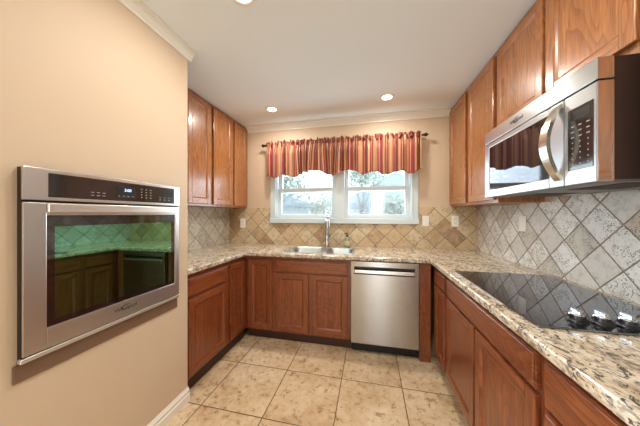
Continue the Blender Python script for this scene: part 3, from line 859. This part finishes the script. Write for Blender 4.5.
# ------------------------------------------------------------------ valance and rod
RZ = 2.180; RY = 2.672
rod = thing('curtain_rod', (-.37, RY, RZ), 'dark bronze curtain rod above the window carrying the striped valance', 'curtain rod')
bm = nb(); tube(bm, [(-1.30, RY, RZ), (.566, RY, RZ)], .008, 12); obj('pole', bm, M_iron, rod, smooth=True)
for sx, s in ((-1.30, -1), (.566, 1)):
    bm = nb(); lathe(bm, [(.008, 0), (.014, s * .004), (.014, s * .010), (.008, s * .014), (.018, s * .026), (.022, s * .036), (.016, s * .048), (.006, s * .056), (.003, s * .066)], (sx, RY, RZ), 16, axis='x')
    obj('finial', bm, M_iron, rod, smooth=True)
    bm = nb(); box(bm, sx - .012 - s * .012, sx + .012 - s * .012, YB - .006, YB, RZ - .03, RZ + .03, .002); tube(bm, [(sx - s * .012, YB - .004, RZ), (sx - s * .012, RY, RZ)], .006, 8)
    obj('wall_bracket', bm, M_iron, rod)
BOT = [(-1.29, 1.82), (-1.269, 1.794), (-1.154, 1.754), (-1.069, 1.794), (-.910, 1.762), (-.781, 1.813), (-.616, 1.833), (-.517, 1.778), (-.399, 1.762), (-.288, 1.818), (-.205, 1.814), (-.066, 1.765), (.047, 1.792), (.175, 1.752), (.328, 1.787), (.449, 1.753), (.550, 1.805), (.6, 1.81)]
def bot(x):
    for (x0, z0), (x1, z1) in zip(BOT, BOT[1:]):
        if x0 <= x <= x1:
            q = (x - x0) / (x1 - x0); q = q * q * (3 - 2 * q); return z0 + (z1 - z0) * q
    return 1.8
val = thing('window_valance', (-.37, RY, RZ), 'red, tan and plum striped gathered valance with scalloped hem hanging over the window', 'valance')
def panel(x0, x1, mat, gather, amp, seed, yoff=0.0):
    rnd = random.Random(seed); n = int((x1 - x0) / .0035); m = 26
    ph = [rnd.uniform(0, 6.28) for _ in range(6)]; fr = [rnd.uniform(.85, 1.15) for _ in range(6)]
    bm = nb(); uvl = bm.loops.layers.uv.new('UVMap'); grid = []
    for i in range(n + 1):
        x = x0 + (x1 - x0) * i / n; colv = []
        fold = math.sin(x * 70 * fr[0] + ph[0] + 1.2 * math.sin(x * 13 * fr[1] + ph[1]))
        fine = math.sin(x * 175 * fr[2] + ph[2] + 1.5 * math.sin(x * 31 + ph[3]))
        zt = 2.214 + .012 * math.sin(x * 60 * fr[4] + ph[4]) + .008 * math.sin(x * 150 + ph[5]); zb = bot(x)
        for j in range(m + 1):
            q = j / m; z = zt + (zb - zt) * q
            dz = z - RZ
            if dz > -.02: k = min(1, abs(dz) / .03); y = RY - .010 - .012 * k * (1 + .8 * fine)
            else: k = min(1, (-dz - .02) / .10); y = RY - .012 - amp * k * (.9 + fold) - .005 * (1 - k * .6) * (1 + fine)
            lean = .012 * math.sin(x * 19 * fr[3] + ph[3]) * max(0, q - .1) * (amp > .023) * 2.0
            colv.append(bm.verts.new((x + lean, y - yoff, z)))
        grid.append((x, colv))
    for i in range(n):
        for j in range(m):
            f = bm.faces.new((grid[i][1][j], grid[i + 1][1][j], grid[i + 1][1][j + 1], grid[i][1][j + 1]))
            for l, (a, b) in zip(f.loops, ((i, j), (i + 1, j), (i + 1, j + 1), (i, j + 1))): l[uvl].uv = (grid[a][0] * gather, b / m * .4)
    o = obj('fabric_panel', bm, mat, val, smooth=True, keep=True)
    s = o.modifiers.new('thickness', 'SOLIDIFY'); s.thickness = .0012
    return o
panel(-1.283, -.830, M_cloth, 1.35, .022, 3)
panel(-.875, -.275, M_cloth2, 1.9, .026, 5, .004)
panel(-.290, .553, M_cloth, 1.35, .022, 11)

M_loop = plain('dark_red_silk', srgb(120, 46, 42), .6)
rl = random.Random(4)
for k in range(29):
    x = -1.262 + k * .0635 + rl.uniform(-.012, .012)
    ry, rz = .026, .024 + rl.uniform(0, .010); tw = rl.uniform(-.014, .014)
    bm = nb(); pts = []
    for q in range(15):
        a = R(-60 + q * 22)
        pts.append((x + tw * math.sin(a), RY - .012 - ry * math.cos(a), RZ + .004 + rz * math.sin(a)))
    tube(bm, pts, .006, 8, rfn=lambda q: .0075 + .0025 * math.sin(q * 9 + k)); obj('gathered_loop', bm, M_loop, val, smooth=True)

# ------------------------------------------------------------------ recessed ceiling lights
def can_light(loc, label):
    t = thing('recessed_ceiling_light', loc, label, 'ceiling light', 'recessed lights in the kitchen ceiling')
    x, y, z = loc
    bm = nb(); lathe(bm, [(.046, -.001), (.048, -.006), (.070, -.005), (.076, -.0005)], loc, 40, close=False); obj('trim_ring', bm, M_trim, t, smooth=True)
    bm = nb(); lathe(bm, [(.0005, -.0035), (.047, -.0035)], loc, 40, close=False); obj('lit_lens', bm, M_lamp, t)
    l = bpy.data.lights.new('lamp', 'AREA'); l.shape = 'DISK'; l.size = .10; l.energy = CAN_POWER; l.color = CAN_COL
    lo = bpy.data.objects.new('lamp', l); lo.parent = t; lo.location = (0, 0, -.010); COL.objects.link(lo)
    return t
c0 = can_light((-1.045, 2.299, CZ), 'round lit recessed ceiling light at the far left, beside the left wall cabinets')
def copy_tree(o, loc, label):
    r = o.copy(); r.location = loc; r['label'] = label; COL.objects.link(r)
    for ch in list(o.children):
        c = ch.copy(); c.parent = r; COL.objects.link(c)
    return r
for loc, lb in (((.164, 2.306, CZ), 'round lit recessed ceiling light at the far right, above the dishwasher'), ((-.650, 1.062, CZ), 'round lit recessed ceiling light cut off by the top edge of the picture'), ((.19, 1.06, CZ), 'recessed ceiling light just out of view at the top right')):
    copy_tree(c0, loc, lb)

# ------------------------------------------------------------------ outside
M_lawn = paint('pale_winter_ground', srgb(196, 204, 200), .9, .2, 4)
M_siding = paint('hazed_blue_grey_siding', srgb(212, 220, 226), .8, .1, 8)  # siding colour lightened to include the washed-out haze
M_siding2 = paint('white_stucco', srgb(226, 228, 230), .8, .1, 8)
M_roof = paint('hazed_blue_grey_shingles', srgb(160, 174, 192), .8, .3, 12)  # roof colour lightened for the haze outdoors
M_bark = plain('grey_bark', srgb(122, 124, 126), .9)
M_leaf = plain('hazed_grey_green_leaves', srgb(160, 174, 164), .8)  # leaf colour paled, haze painted in
M_fence = plain('weathered_fence_wood', srgb(168, 172, 174), .8)
g = obj('lawn', B1(-40, 40, YB + .3, 60, -.45, -.35), M_lawn); tag(g, kind='structure')
def house(loc, W, D, H, peak, wallm, label, wins):
    x, y, z = loc; t = thing('neighbour_house', loc, label, 'house')
    obj('house_wall', B1(x - W / 2, x + W / 2, y, y + D, z, z + H), wallm, t)
    bm = nb(); prism(bm, [(x - W / 2 - .5, z + H), (x + W / 2 + .5, z + H), (x + W / 2 + .5, z + H + .15), (x + peak, z + H + 2.3), (x - W / 2 - .5, z + H + .15)], 'y', y - .5, y + D + .5)
    obj('roof', bm, M_roof, t)
    for wx, wz in wins:
        bm = nb(); box(bm, x + wx - .6, x + wx + .6, y - .04, y, z + wz, z + wz + 1.1); f = obj('house_window', bm, M_vinyl, t)
        obj('house_pane', B1(x + wx - .5, x + wx + .5, y - .05, y - .04, z + wz + .1, z + wz + 1.0), M_siding, f)
house((-7.2, 12.5, -.35), 7.0, 6, 2.1, -2.6, M_siding, 'pale house with blue grey roof seen through the left window', [(-1.5, .8), (1.3, .8)])
house((1.2, 15, -.35), 6.0, 6, 2.0, .4, M_siding2, 'white house with grey gabled roof seen through the right window', [(-1.3, .8), (1.4, .8)])
def tree(loc, h, seed, label):
    rnd = random.Random(seed); t = thing('yard_tree', loc, label, 'tree', None)
    bm = nb(); base = Vector(loc); tips = []
    def br(p, d, L, r, lv):
        q = p + d * L; mid = (p + q) / 2 + Vector((rnd.uniform(-1, 1), rnd.uniform(-1, 1), 0)) * L * .06
        tube(bm, [p, mid, q], r, 6, rfn=lambda s: r * (1 - .4 * s))
        if lv == 0: tips.append(q); return
        for _ in range(3):
            nd = (d + Vector((rnd.uniform(-.8, .8), rnd.uniform(-.8, .8), rnd.uniform(-.1, .6)))).normalized()
            br(q, nd, L * rnd.uniform(.55, .75), r * .55, lv - 1)
    br(base, Vector((0, 0, 1)), h * .35, h * .022, 4)
    obj('trunk', bm, M_bark, t)
    bm = nb()
    for p in tips:
        for _ in range(16):
            c = p + Vector([rnd.gauss(0, .28) for _ in range(3)]); s = rnd.uniform(.05, .11)
            a = Vector([rnd.uniform(-1, 1) for _ in range(3)]).normalized(); b = a.orthogonal().normalized()
            bm.faces.new([bm.verts.new(c + a * s), bm.verts.new(c + b * s * .6), bm.verts.new(c - a * s), bm.verts.new(c - b * s * .6)])
    obj('foliage', bm, M_leaf, t, keep=True)
tree((-6.4, 10.3, -.35), 3.4, 12, 'leafy yard tree at the far left behind the left window pane')
tree((-1.9, 9.2, -.35), 2.2, 21, 'short bushy yard tree low behind the left window')
tree((1.3, 8.2, -.35), 2.2, 33, 'short bushy yard tree low behind the right window')
tree((-3.9, 8.8, -.35), 3.6, 2, 'thin leafy yard tree seen through the left window')
tree((-.4, 11.6, -.35), 4.6, 5, 'yard tree seen through the gap beside the centre mullion')
tree((4.2, 9.5, -.35), 5.0, 9, 'yard tree seen at the right side of the right window')
fn = thing('yard_fence', (-2, 7.0, -.35), 'low grey board fence across the yard outside the window', 'fence')
bm = nb()
for k in range(90): box(bm, -9 + k * .155, -9 + k * .155 + .14, 7.0, 7.02, -.35, 1.12 + .02 * (k % 2))
obj('fence_boards', bm, M_fence, fn)
bm = nb(); box(bm, -9, 5, 7.02, 7.06, 0, .08); box(bm, -9, 5, 7.02, 7.06, .8, .88); obj('fence_rail', bm, M_fence, fn)
